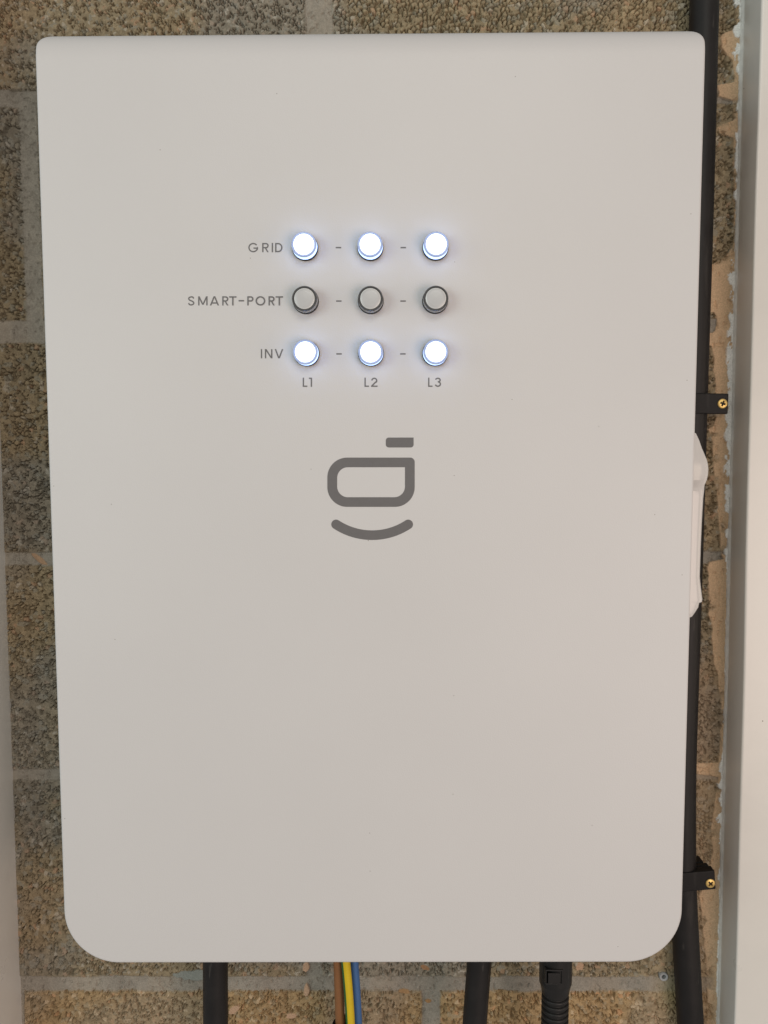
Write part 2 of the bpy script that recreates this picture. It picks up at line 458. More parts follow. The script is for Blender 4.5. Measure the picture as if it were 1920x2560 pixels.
C = C * (1 - fm[..., None]) + np.array([.86, .85, .82]) * (0.92 + 0.16 * smooth_noise(GX, GZ, 0.006, 59)[..., None]) * fm[..., None]
sm = np.maximum(sm, fm)
# brown dust over the grit beside the smear in the lower half
dust = (sstep(xpx(1600, 1800), xpx(1720, 1800), GX) * sstep(zpx(1560, 1800), zpx(1720, 1800), GZ) * 0.45 * (1 - sm))[..., None]
C = C * (1 - dust) + Cs * 0.72 * dust
H = H * (1 - 0.35 * dust[..., 0])
# splashes of render and a few stains
def splash(u, v, ru, rv, ang, color, lift, seed):
    global H, C
    p = at(u, v, 0); s = px(u, v, 0)
    ca, sa = math.cos(ang), math.sin(ang)
    dx = (GX - p.x) / s; dz = -(GZ - p.z) / s
    a = (dx * ca + dz * sa) / ru; b = (-dx * sa + dz * ca) / rv
    d = np.sqrt(a * a + b * b) + 0.9 * (smooth_noise(GX, GZ, 0.006, seed) - 0.5)
    m = sstep(1.05, 0.9, d)
    H = np.where(m > 0, H * (1 - m) + (lift + 0.0006 * (mn - 0.5)) * m, H)
    C = C * (1 - m[..., None]) + np.array(color) * m[..., None]
peach = (.50, .33, .22)
splash(765, 2418, 9, 14, 0.2, peach, 0.0004, 61)
splash(766, 2476, 7, 17, 0.1, peach, 0.0002, 62)
splash(583, 2527, 16, 9, -0.5, peach, 0.0, 63)
splash(728, 2541, 15, 8, -0.2, peach, 0.0, 64)
splash(97, 1398, 22, 6, 0.65, (.42, .27, .17), -0.0012, 65)
splash(1010, 2480, 14, 6, 0.1, (.36, .22, .11), -0.001, 66)
splash(1062, 2420, 11, 6, 0.3, (.38, .21, .11), -0.001, 67)
splash(1070, 2504, 8, 5, 0.0, (.36, .20, .09), -0.001, 68)
splash(1450, 2418, 10, 12, 0.0, peach, -0.0003, 69)
splash(500, 2440, 60, 14, 0.0, (.27, .28, .255), -0.0012, 70)
mossp = at(1690, 2480, 0)
ms = (np.exp(-(((GX - mossp.x) / 0.016) ** 2 + ((GZ - mossp.z) / 0.022) ** 2)) * 0.4)[..., None]
C = C * (1 - ms) + C * np.array([0.85, 0.98, 0.55]) * ms
# drilled hole that holds the plug
plugp = at(1659, 2441, 0)
rp = np.sqrt((GX - plugp.x) ** 2 + (GZ - plugp.z) ** 2)
H = np.where(rp < 0.0046, -0.006, H)
H = H.clip(-0.0085, 0.003)

verts = np.stack([GX, -H, GZ], axis=-1).astype(np.float32)
quads = np.concatenate([fine_q, coarse_q]).astype(np.int32)
nq = len(quads)
me = bpy.data.meshes.new("block_wall")
me.vertices.add(len(verts)); me.vertices.foreach_set("co", verts.reshape(-1))
me.loops.add(nq * 4); me.loops.foreach_set("vertex_index", quads.reshape(-1))
me.polygons.add(nq); me.polygons.foreach_set("loop_start", np.arange(0, nq * 4, 4, dtype=np.int32))
me.polygons.foreach_set("use_smooth", np.ones(nq, dtype=bool))
me.update(calc_edges=True)
ca = me.color_attributes.new("grain", 'FLOAT_COLOR', 'POINT')
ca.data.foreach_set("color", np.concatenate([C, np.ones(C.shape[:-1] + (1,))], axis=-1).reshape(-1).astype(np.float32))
M_WALL = mat("aggregate_block", (0.3, 0.25, 0.18), 0.88, spec=0.25, bump=0.3, bscale=1300)
nt = M_WALL.node_tree
at_n = nt.nodes.new("ShaderNodeAttribute"); at_n.attribute_name = "grain"
nn = nt.nodes.new("ShaderNodeTexNoise"); nn.inputs["Scale"].default_value = 700; nn.inputs["Detail"].default_value = 5
tcn = nt.nodes.new("ShaderNodeTexCoord"); nt.links.new(tcn.outputs["Object"], nn.inputs["Vector"])
mrn = nt.nodes.new("ShaderNodeMapRange"); mrn.inputs["From Min"].default_value = 0.3; mrn.inputs["From Max"].default_value = 0.7
mrn.inputs["To Min"].default_value = 0.84; mrn.inputs["To Max"].default_value = 1.16
nt.links.new(nn.outputs["Fac"], mrn.inputs["Value"])
mul = nt.nodes.new("ShaderNodeVectorMath"); mul.operation = 'SCALE'
nt.links.new(at_n.outputs["Color"], mul.inputs[0]); nt.links.new(mrn.outputs["Result"], mul.inputs["Scale"])
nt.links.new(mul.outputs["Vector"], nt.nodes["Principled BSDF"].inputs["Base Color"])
me.materials.append(M_WALL)
wall = bpy.data.objects.new("block_wall", me); COL.objects.link(wall)
tag(wall, "rough brown concrete block wall with grey mortar joints behind the cabinet", "wall")

# ------------------------------------------------------------------ painted uprights either side
def upright(name, line, depth, outward, label):
    (u0, v0), (u1, v1) = line
    a, b = at(u0, v0, 0.0), at(u1, v1, 0.0)
    s = 1 if outward > 0 else -1
    root = empty(name, (a.x, 0.0, b.z))
    V = []
    n = 40
    rows = []
    for k in range(n + 1):
        t = k / n
        x = a.x + (b.x - a.x) * t; z = a.z + (b.z - a.z) * t
        wob = 0.0005 * math.sin(t * 9.1 + 1) + 0.0003 * math.sin(t * 23)
        r = 0.0022
        sec = [(x, 0.004)]
        for q in range(7):
            ang = q / 6 * math.pi / 2
            sec.append((x + s * (r - r * math.cos(ang)) + wob, -depth + r - r * math.sin(ang)))
        sec += [(x + s * abs(outward) * 0.5, -depth + 0.0002 * math.sin(t * 13)), (x + s * abs(outward), -depth), (x + s * abs(outward), 0.004)]
        rows.append([(p[0], p[1], z) for p in sec])
    V = [p for r_ in rows for p in r_]; m = len(rows[0]); Fc = []
    for k in range(n):
        for j in range(m - 1):
            q = (k * m + j, k * m + j + 1, (k + 1) * m + j + 1, (k + 1) * m + j)
            Fc.append(q)
    Fc += [tuple(range(m)), tuple(n * m + j for j in range(m))]
    o = sharp(obj("board", V, Fc, M_FRAME, root), 50)
    tag(root, label, "frame")
    return root, a, b
upr, ra, rb = upright("boxed_frame", ((1859, -120 + 0), (1791, 2690)), 0.044, 0.34,
                      "cream white painted upright board right of the clipped black cable")
upl, la, lb = upright("boxed_frame", ((-43, -120), (57.5, 2690)), 0.085, -0.34,
                      "white painted upright board in shade along the left edge of the block wall")
# ragged bead of filler where the right-hand board meets the wall
n = 1500; V = []; Fc = []
rs = np.random.default_rng(3)
tt = np.linspace(0, 1, n)
zz = ra.z + (rb.z - ra.z) * tt
wv = smooth_noise(zz[None, :] * 1.0, zz[None, :] * 0.3, 0.035, 81, 4)[0]
wf = smooth_noise(zz[None, :] * 1.0, zz[None, :] * 0.3, 0.006, 82, 3)[0]
wg = smooth_noise(zz[None, :], zz[None, :] * 0.7, 0.0045, 83, 3)[0]
wid = 0.0011 + 0.0016 * wv + 0.0008 * (wg - 0.5)
for k in range(n):
    x = ra.x + (rb.x - ra.x) * tt[k]
    w = float(wid[k]); hgt = 0.0021 + 0.0008 * float(wf[k])
    for fx, fy in ((0.0004, -0.0060), (-0.15 * w, -0.0042), (-0.45 * w, -hgt - 0.0008), (-0.8 * w, -hgt), (-w, -0.0010), (-w - 0.0003, 0.004)):
        V.append((x + fx, fy, zz[k]))
m = 6
for k in range(n - 1):
    for j in range(m - 1):
        Fc.append((k * m + j, k * m + j + 1, (k + 1) * m + j + 1, (k + 1) * m + j))
obj("filler_bead", V, Fc, M_SEAL, upr)

# ------------------------------------------------------------------ cabinet
YF = -0.17                      # front face of the cover
cab = empty("electrical_cabinet", (at(930, 1250, 0).x, 0.0, at(930, 2406, -0.1).z))
tag(cab, "white wall cabinet with nine round indicator lamps and a grey printed emblem", "electrical cabinet")
TL, TR = at(86.0, 93.0, YF), at(1765.6, 79.5, YF)
BL, BR = at(163.8, 2408.6, YF), at(1702.3, 2406.4, YF)
R_ROLL = 0.022
def lift_corner(top, bot, u, v):
    """the rolled-back upper lip is seen farther off: carry the side line up to where the lip shows"""
    z = at(u, v, YF + 0.60 * R_ROLL).z
    t = (z - bot.z) / (top.z - bot.z)
    return bot + (top - bot) * t
TL, TR = lift_corner(TL, BL, 86.0, 93.0), lift_corner(TR, BR, 1765.6, 79.5)
W = ((TR - TL).length + (BR - BL).length) / 2
Hh = ((TL - BL).length + (TR - BR).length) / 2
def cover_pt(s, t):             # s, t in metres from the lower left corner of the cover
    a, b = s / W, t / Hh
    p = BL * ((1 - a) * (1 - b)) + BR * (a * (1 - b)) + TL * ((1 - a) * b) + TR * (a * b)
    return p
R_B, R_T, BEV, T_COV = 0.047, 0.0125, 0.0020, 0.030
def outline(d, segs=20, side=60):
    """rounded rectangle moved in by d"""
    rb_, rt_ = max(R_B - d, 0.0004), max(R_T - d, 0.0004)
    pts = []
    def arc(cx, cz, r, a0):
        for k in range(segs + 1):
            a = a0 + math.pi / 2 * k / segs
            pts.append((cx + r * math.cos(a), cz + r * math.sin(a)))
    def line_(p, q, dens):
        for k in range(1, side):
            t = dens(k / side)
            pts.append((p[0] + (q[0] - p[0]) * t, p[1] + (q[1] - p[1]) * t))
    lo, hi_x, hi_z = d, W - d, Hh - d
    arc(lo + rb_, lo + rb_, rb_, math.pi)
    line_((lo + rb_, lo), (hi_x - rb_, lo), lambda t: t)
    arc(hi_x - rb_, lo + rb_, rb_, 1.5 * math.pi)
    line_((hi_x, lo + rb_), (hi_x, hi_z - rt_), lambda t: 1 - (1 - t) ** 3)
    arc(hi_x - rt_, hi_z - rt_, rt_, 0)
    line_((hi_x - rt_, hi_z), (lo + rt_, hi_z), lambda t: t)
    arc(lo + rt_, hi_z - rt_, rt_, 0.5 * math.pi)
    line_((lo, hi_z - rt_), (lo, lo + rb_), lambda t: t ** 3)
    return pts
rings = [(0.0035, T_COV), (0.0, T_COV)] + [(0.0, T_COV * f) for f in (0.7, 0.35)]
for k in range(6):
    a = k / 5 * math.pi / 2
    rings.append((BEV - BEV * math.cos(a), BEV - BEV * math.sin(a)))
for d in (0.0026, 0.0034, 0.0045, 0.006, 0.008, 0.010, 0.012, 0.0145, 0.0175, 0.021, 0.025, 0.03):
    rings.append((d, 0.0))
V = []; Fc = []
for d, dep in rings:
    for s, t in outline(d):
        over = t - (Hh - R_ROLL)
        roll = 0.0
        if over > 0 and dep < T_COV * 0.9:
            q = min(over / R_ROLL, 0.999)
            roll = 0.62 * R_ROLL * (1 - math.sqrt(1 - q * q))
        p = cover_pt(s, t)
        V.append((p.x, YF + min(dep + roll, T_COV), p.z))
N = len(outline(0))
for i in range(len(rings) - 1):
    for k in range(N):
        k2 = (k + 1) % N
        Fc.append((i * N + k, i * N + k2, (i + 1) * N + k2, (i + 1) * N + k))
Fc.append(tuple((len(rings) - 1) * N + k for k in range(N)))
Fc.append(tuple(range(N - 1, -1, -1)))
cover = sharp(obj("front_cover", V, Fc, M_COVER, cab), 60)
# housing behind the cover
ins = 0.007
pts = [cover_pt(s, t) for s, t in outline(ins, segs=12, side=4)]
V = [(p.x, YF + T_COV - 0.004, p.z) for p in pts] + [(p.x, -0.012, p.z) for p in pts]
n = len(pts)
Fc = [(k, (k + 1) % n, n + (k + 1) % n, n + k) for k in range(n)] + [tuple(range(n)), tuple(range(2 * n - 1, n - 1, -1))]
housing = sharp(obj("housing", V, Fc, M_HOUSE, cab), 40)
# mounting rail between housing and wall
c0, c1 = cover_pt(0.06, 0.12), cover_pt(W - 0.06, Hh - 0.12)
for z0_, z1_ in ((c1.z - 0.06, c1.z), (c0.z, c0.z + 0.06)):
    v, f = box(c0.x, c1.x, -0.013, 0.004, z0_, z1_)
    obj("wall_bracket", v, f, M_HOUSE, cab, smooth=False)

# isolator handle on the right flank: outline in photo positions at its own depth
YS = YF + 0.052
hp = [(1720, 1080), (1737, 1083), (1745, 1101), (1753, 1119), (1760, 1136), (1765, 1149), (1768, 1161), (1769, 1172), (1768.5, 1185), (1766, 1198), (1762, 1212), (1759.5, 1226), (1757.5, 1242),
      (1754, 1300), (1751, 1367), (1749.5, 1410), (1748.5, 1440), (1750.5, 1460), (1753, 1478), (1755.5, 1496), (1754.5, 1502), (1747, 1505), (1744.5, 1516), (1736, 1528), (1728, 1538), (1716, 1542)]
prof = [at(u, v, YS) for u, v in hp]
secs = []
xin = prof[0].x - 0.004
def bulge(v):
    return float(np.interp(v, [1080, 1100, 1150, 1172, 1200, 1207, 1216, 1500], [0, 0.25, 0.95, 1.0, 0.8, 0.7, 0.0, 0.0]))
for k_, dy in ((0.0, 0.0), (0.42, 0.0), (0.60, 0.0004), (0.78, 0.0016), (0.90, 0.0038), (0.97, 0.0075), (1.0, 0.012), (1.0, 0.022), (0.97, 0.032), (0.9, 0.044)):
    row = []
    for (u, v_), p in zip(hp, prof):
        g = bulge(v_)
        lead = g * 0.013 * (1 - 0.75 * k_ ** 1.3) if dy < 0.02 else 0
        xk = xin + (p.x - xin) * (k_ if g > 0.3 else k_ ** 0.5)
        row.append((xk - 0.0002, YS - 0.008 + dy - lead, p.z))
    secs.append(row)
V = [p for s_ in secs for p in s_]; m = len(prof); Fc = []
for i in range(len(secs) - 1):
    for k in range(m - 1):
        Fc.append((i * m + k, i * m + k + 1, (i + 1) * m + k + 1, (i + 1) * m + k))
    if i > 0: Fc.append((i * m + m - 1, i * m, (i + 1) * m, (i + 1) * m + m - 1))
Fc += [tuple((len(secs) - 1) * m + k for k in range(m - 1, -1, -1))]
hd = sharp(obj("switch_handle", V, Fc, M_SWITCH, cab), 28)
hd["label"] = "white moulded switch handle with a bulging grip on the right flank"

# boss that carries the handle on the housing flank
zt_, zb_ = at(1740, 1098, YS).z, at(1736, 1530, YS).z
hx = cover_pt(W - ins, Hh * 0.48).x
v, f = box(hx - 0.004, prof[0].x + 0.0035, YS - 0.002, YS + 0.030, zb_, zt_)
bevel(obj("switch_mount", v, f, M_HOUSE, cab, smooth=False), 0.0015, 3)

# indicator lamps
def lamp(c, lit):
    R0 = 0.01035
    v, f, n_, sg = lathe_y([(R0 + 0.0002, -0.0005), (R0 + 0.0002, 0.0034), (R0 - 0.0003, 0.0042), (R0 - 0.0012, 0.0044), (0.0, 0.0044)], c)
    base = sharp(obj("indicator_lamp", v, f, M_GASKET, cab, origin=c), 50)
    base["label"] = "lit white indicator lamp" if lit else "unlit grey indicator lamp"
    RL, RI, HT = 0.0101, 0.0086, 0.0142
    prof_ = [(RI, 0.0045), (RL, 0.0045), (RL, HT - 0.0012), (RL - 0.0002, HT - 0.0005), (RL - 0.0006, HT), (RI + 0.0003, HT), (RI, HT - 0.0003), (RI, 0.0045)]
    v, f, n_, sg = lathe_y(prof_, c)
    lens = sharp(obj("lens", v, f, [M_GLOW, M_RIM] if lit else [M_GLASS, M_RIMOFF], base, origin=c, idx=[1 if k >= sg * 2 else 0 for k in range(len(f))]), 40)
    RC = RI - 0.0002
    pr = [(RC, 0.0046), (RC, HT - 0.0010), (RC - 0.0002, HT - 0.0004), (RC - 0.0008, HT - 0.0001), (RC * 0.6, HT + 0.0001), (0.00001, HT + 0.0002)]
    v, f, n_, sg = lathe_y(pr, c)
    cap = sharp(obj("diffuser", v, f, [M_CAPON, M_SIDEON] if lit else [M_CAPOFF, M_EDGEOFF], base, origin=c, idx=[1 if (lit and k < sg * 2) or (not lit and k < sg * 3) else 0 for k in range(len(f))]), 50)
    return base
def copy_lamp(src, c):
    b = src.copy(); COL.objects.link(b); b.parent = cab; b.location = Vector(c) - wloc(cab)
    for ch in src.children:
        k = ch.copy(); COL.objects.link(k); k.parent = b
    return b
spots = [[(763.5, 620), (926, 620), (1088.5, 619.5)], [(765, 753), (927, 753), (1087.5, 752.5)], [(767, 884), (927.5, 884), (1087.5, 883.5)]]
lit_proto = unlit_proto = None
for r_i, row in enumerate(spots):
    for u, v_ in row:
        c = at(u, v_, YF)
        if r_i == 1:
            if unlit_proto is None: unlit_proto = lamp(c, False)
            else: copy_lamp(unlit_proto, c)
        else:
            if lit_proto is None: lit_proto = lamp(c, True)
            else: copy_lamp(lit_proto, c)

# ------------------------------------------------------------------ printed letters and emblem
class Ink:
    """flat printed shapes, each a hair above the last so that none share a plane"""
    def __init__(s, mapper): s.V = []; s.F = []; s.k = 0; s.map = mapper
    def poly(s, pts):
        y = YF - 0.00010 - 0.00002 * s.k; s.k += 1
        b = len(s.V)
        for p in pts:
            q = at(*s.map(*p), YF); s.V.append((q.x, y, q.z))
        s.F.append(tuple(range(b, b + len(pts))))
    def strip(s, path, w, closed=False):
        y = YF - 0.00010 - 0.00002 * s.k; s.k += 1
        P = [Vector((p[0], p[1])) for p in path]; n_ = len(P); b = len(s.V)
        for i in range(n_):
            if closed: a, c = P[i - 1], P[(i + 1) % n_]
            else: a, c = P[max(i - 1, 0)], P[min(i + 1, n_ - 1)]
            t1_ = (P[i] - a); t2_ = (c - P[i])
            if t1_.length < 1e-9: t1_ = t2_
            if t2_.length < 1e-9: t2_ = t1_
            t1_.normalize(); t2_.normalize()
            t = (t1_ + t2_).normalized(); nr = Vector((-t.y, t.x))
            kk = 1.0 / max(0.5, t.dot(t1_))
            for sg in (1, -1):
                q2 = P[i] + nr * (sg * w / 2 * kk); q = at(*s.map(q2.x, q2.y), YF)
                s.V.append((q.x, y, q.z))
        for i in range(n_ if closed else n_ - 1):
            j = (i + 1) % n_
            s.F.append((b + 2 * i, b + 2 * i + 1, b + 2 * j + 1, b + 2 * j))
    def rect(s, x0, y0, x1, y1): s.poly([(x0, y0), (x1, y0), (x1, y1), (x0, y1)])
    def diag(s, x0, y0, x1, y1, w):        # slanted stroke cut level at both ends
        dx, dy = x1 - x0, y1 - y0
        hw = w * math.hypot(dx, dy) / abs(dy) / 2
        s.poly([(x0 - hw, y0), (x0 + hw, y0), (x1 + hw, y1), (x1 - hw, y1)])
def arcp(cx, cy, rx, ry, a0, a1, n_=40):
    return [(cx + rx * math.cos(math.radians(a0 + (a1 - a0) * k / n_)), cy + ry * math.sin(math.radians(a0 + (a1 - a0) * k / n_))) for k in range(n_ + 1)]
def glyph(I, ch, x0, x1, t, b, w):
    H_ = b - t; cx = (x0 + x1) / 2; cy = (t + b) / 2; h = w / 2
    if ch == 'I': I.rect(x0, t, x1, b)
    elif ch == '-': I.rect(x0, t, x1, b)
    elif ch == 'L': I.rect(x0, t, x0 + w, b); I.rect(x0 + w, b - w, x1, b)
    elif ch == 'T': I.rect(x0, t, x1, t + w); I.rect(cx - h, t + w, cx + h, b)
    elif ch == 'O': I.strip(arcp(cx, cy, (x1 - x0) / 2 - h, H_ / 2 + 0.5 - h, 0, 360, 64)[:-1], w, True)
    elif ch == 'D':
        I.rect(x0, t, x0 + w, b); r = H_ / 2 - h; xc = x1 - H_ / 2 * 0.92
        I.strip([(x0 + w, t + h)] + arcp(xc, cy, (x1 - h) - xc, r, -90, 90) + [(x0 + w, b - h)], w)
    elif ch in 'PR':
        I.rect(x0, t, x0 + w, b); yb = t + H_ * 0.58; ym = (t + yb) / 2; r = (yb - t) / 2 - h; xr = x1 - (0.5 if ch == 'R' else 0)
        I.strip([(x0 + w, t + h)] + arcp(xr - h - r, ym, r, r, -90, 90) + [(x0 + w, yb - h)], w)
        if ch == 'R': I.diag(x0 + (x1 - x0) * 0.45, yb - h, x1 - w * 0.55, b, w * 0.92)
    elif ch == 'G':
        rx, ry = (x1 - x0) / 2 - h, H_ / 2 + 0.5 - h
        I.strip(arcp(cx, cy, rx, ry, -38, -356, 64) + [(cx + rx, cy + h * 0.6)], w)
        I.rect(cx + w * 0.2, cy - h * 0.2, x1 - 0.3, cy + w - h * 0.2)
    elif ch == 'S':
        rx = (x1 - x0) / 2 - h
        P = [(x1 - h - 0.5, t + H_ * 0.25), (cx + rx * 0.62, t + h + 1.2), (cx, t + h - 0.5), (cx - rx * 0.72, t + h + 3), (x0 + h + 1.0, t + H_ * 0.27), (cx - rx * 0.6, cy - H_ * 0.085), (cx, cy - 0.5),
             (cx + rx * 0.65, cy + H_ * 0.085), (x1 - h - 0.2, b - H_ * 0.27), (cx + rx * 0.72, b - h - 3), (cx, b - h + 0.5), (cx - rx * 0.68, b - h - 1.8), (x0 + h, b - H_ * 0.27)]
        I.strip([tuple(p)[:2] for p in catmull([(p[0], p[1], 0) for p in P], 6)], w)
    elif ch == 'M':
        I.rect(x0, t, x0 + w, b); I.rect(x1 - w, t, x1, b)
        I.diag(x0 + h * 1.1, t, cx, b - H_ * 0.08, w); I.diag(x1 - h * 1.1, t, cx, b - H_ * 0.08, w)
    elif ch == 'N':
        I.rect(x0, t, x0 + w, b); I.rect(x1 - w, t, x1, b); I.diag(x0 + h * 1.15, t, x1 - h * 1.15, b, w)
    elif ch == 'A':
        I.diag(cx - 0.6, t, x0 + h, b, w); I.diag(cx + 0.6, t, x1 - h, b, w)
        yb = t + H_ * 0.66; I.rect(x0 + (x1 - x0) * 0.25, yb, x1 - (x1 - x0) * 0.25, yb + w * 0.95)
    elif ch == 'V':
        I.diag(x0 + h, t, cx - 0.6, b, w); I.diag(x1 - h, t, cx + 0.6, b, w)
    elif ch == '1':
        I.rect(x1 - w, t, x1, b); I.rect(x0, t, x1 - w, t + w)
    elif ch == '2':
        r = (x1 - x0) / 2 - h - 1
        I.strip(arcp(cx, t + r + h, r, r, -175, 30, 30) + [(cx + r * 0.62, t + H_ * 0.47), (x0 + h * 1.3, b - w * 0.75)], w)
        I.rect(x0 + 0.5, b - w, x1, b)
    elif ch == '3':
        r1_, r2_ = H_ * 0.235 - h + 1.6, H_ * 0.29 - h + 1
        rx = (x1 - x0) / 2 - h
        I.strip(arcp(cx, t + r1_ + h, rx * 0.92, r1_, -165, 88, 30), w)
        I.strip(arcp(cx, b - r2_ - h, rx, r2_, -92, 165, 30), w)
crop = lambda x, y: (440 + x / 2.0738, 540 + y / 2.0738)
SW = 6.9
words = [
    ("GRID", [('G', 375, 426), ('R', 447, 481), ('I', 496.5, 503.4), ('D', 514, 552)], 140, 188),
    ("SMART-PORT", [('S', 62, 96), ('M', 115, 164), ('A', 176, 223), ('R', 240, 272), ('T', 276, 314), ('-', 325, 353), ('P', 370, 402), ('O', 413, 463), ('R', 480, 512), ('T', 517, 555)], 416.5, 464),
    ("INV", [('I', 440, 446.9), ('N', 461, 500), ('V', 512, 556)], 690, 738),
    ("L1", [('L', 657, 681), ('1', 689, 705.5)], 838, 886),
    ("L2", [('L', 977, 1000), ('2', 1011, 1045)], 838, 886),
    ("L3", [('L', 1307, 1330), ('3', 1341, 1374)], 838, 886)]
for word, gl, t, b in words:
    I = Ink(crop)
    for ch, x0, x1 in gl:
        if ch == '-': glyph(I, ch, x0, x1, 436, 443, SW)
        else: glyph(I, ch, x0, x1, t, b, SW)
    o = obj("lettering", I.V, I.F, M_INK, cab, smooth=False)
    o["label"] = "grey printed letters " + word
for x0, y0 in ((828, 160.5), (1164, 160.5), (830, 437.5), (1163, 437.5), (831, 711.5), (1162, 711.5)):
    I = Ink(crop); I.rect(x0, y0, x0 + 28.5, y0 + 7.2)
    obj("dash_mark", I.V, I.F, M_INK, cab, smooth=False)
lg = lambda x, y: (780 + x / 5.53, 1060 + y / 5.53)
def rr_path(x0, y0, x1, y1, tl, tr, br, bl, n_=20):
    P = []
    for (cx, cy, r, a) in ((x0 + tl, y0 + tl, tl, 180), (x1 - tr, y0 + tr, tr, 270), (x1 - br, y1 - br, br, 0), (x0 + bl, y1 - bl, bl, 90)):
        P += arcp(cx, cy, r, r, a, a + 90, n_)
    return P
emb = Ink(lg)
emb.poly(rr_path(1020, 187, 1405, 325, 42, 0.5, 42, 42))
outer = rr_path(212, 464, 1420, 1146, 275, 62, 275, 275)
inner = rr_path(348, 598, 1285, 1012, 148, 0.5, 148, 148)
b0 = len(emb.V); y = YF - 0.0001
for a_, c_ in zip(outer, inner):
    for q in (a_, c_):
        p = at(*lg(*q), YF); emb.V.append((p.x, y, p.z))
nn_ = len(outer)
for k in range(nn_):
    k2 = (k + 1) % nn_
    emb.F.append((b0 + 2 * k, b0 + 2 * k2, b0 + 2 * k2 + 1, b0 + 2 * k + 1))
R_ = 907.0; ccx, ccy = 831.5, 1537 - R_
ha = math.degrees(math.asin(498.5 / R_))
up_ = arcp(ccx, ccy, R_ + 66.5, R_ + 66.5, 90 + ha, 90 - ha, 40)
lo_ = arcp(ccx, ccy, R_ - 66.5, R_ - 66.5, 90 - ha, 90 + ha, 40)
eR = (ccx + R_ * math.sin(math.radians(ha)), ccy + R_ * math.cos(math.radians(ha)))
eL = (ccx - R_ * math.sin(math.radians(ha)), eR[1])
capR = arcp(eR[0], eR[1], 66.5, 66.5, 90 - ha, 90 - ha - 180, 16)[1:-1]
capL = arcp(eL[0], eL[1], 66.5, 66.5, 90 + ha + 180, 90 + ha, 16)[1:-1]
emb.poly(up_ + capR + lo_ + capL)
o = obj("emblem", emb.V, emb.F, M_INK, cab, smooth=False)
o["label"] = "dark grey emblem of a short bar, a rounded ring and a curved stroke"

# ------------------------------------------------------------------ cable clipped to the wall on the right
RC_ = 0.0136
cpx = [(1764, -130), (1761, 0), (1749, 480), (1734, 980), (1718, 1540), (1707, 1900), (1706, 2140), (1709, 2250), (1717, 2400), (1726, 2560), (1734, 2700)]
pts = catmull([at(u, v, -0.0175) for u, v in cpx], 10)
v, f = tube(pts, RC_, 40)
big_c = obj("power_cable", v, f, M_BLACK, origin=pts[-1])
tag(big_c, "thick black cable clipped to the wall behind the right side of the cabinet", "cable")

def screw_mesh(c, r, rot):
    V = []; Fc = []
    nr, na = 16, 72
    for i in range(nr + 1):
        rad = r * i / nr
        for k in range(na):
            a = 2 * math.pi * k / na
            x, z = rad * math.cos(a), rad * math.sin(a)
            xr = x * math.cos(rot) - z * math.sin(rot); zr = x * math.sin(rot) + z * math.cos(rot)
            dome = 0.0011 * math.sqrt(max(0, 1 - (rad / r) ** 2)) + 0.0006
            w_ = 0.19 * r
            slot = (abs(xr) < w_ and abs(zr) < 0.56 * r) or (abs(zr) < w_ and abs(xr) < 0.56 * r)
            if slot: dome -= 0.0021
            V.append((c.x + x, c.y - dome, c.z + z))
    for i in range(nr):
        for k in range(na):
            k2 = (k + 1) % na
            Fc.append((i * na + k, i * na + k2, (i + 1) * na + k2, (i + 1) * na + k))
    b = len(V)
    for k in range(na):
        a = 2 * math.pi * k / na
        V.append((c.x + r * math.cos(a), c.y + 0.004, c.z + r * math.sin(a)))
    for k in range(na):
        k2 = (k + 1) % na
        Fc.append((nr * na + k, nr * na + k2, b + k2, b + k))
    return V, Fc
def clip(v_mid, u_l, u_r, hpx, tilt, su, sv, label, grp, rot):
    yf = -0.0325
    c = at((u_l + u_r) / 2, v_mid, yf); s = px(c.x, v_mid, yf) if False else px(1760, v_mid, yf)
    w_, h_ = (u_r - u_l) * s, hpx * s
    root = empty("cable_clip", (c.x, 0.0, c.z))
    def R(p):
        x, y_, z = p
        return (c.x + x * math.cos(tilt) - z * math.sin(tilt), y_, c.z + x * math.sin(tilt) + z * math.cos(tilt))
    parts = [box(-w_ / 2, w_ / 2, yf, -0.0215, -h_ / 2, h_ / 2),
             box(-w_ / 2 + 0.001, w_ / 2 - 0.0015, -0.0195, -0.0135, -h_ / 2 + 0.0005, h_ / 2 - 0.0005),
             box(-w_ / 2 + 0.001, w_ / 2 - 0.004, -0.0115, 0.003, -h_ / 2 + 0.0015, h_ / 2 - 0.0005),
             box(-w_ / 2 + 0.002, w_ / 2 - 0.007, -0.0225, 0.002, -h_ / 2 + 0.003, h_ / 2 - 0.0035)]
    v, f = join(*parts)
    o = obj("cleat", [R(p) for p in v], f, M_CLIP, root, smooth=False)
    bevel(o, 0.0010, 3)
    sp = at(su, sv, yf)
    v, f = screw_mesh(sp, 0.0047, rot)
    obj("screw", v, f, M_BRASS, root, smooth=False)
    tag(root, label, "cable clip", grp)
    return root
clip(1008.5, 1700, 1821, 51, math.radians(-1.2), 1806, 1009, "black cable clip with a bright brass screw, above the white switch handle", "clips on the thick black cable", 0.35)
clip(2205, 1668, 1788.5, 49, math.radians(5.0), 1775.5, 2208, "black cable clip with visible ridges on top, near the lower right cabinet corner", "clips on the thick black cable", 0.75)

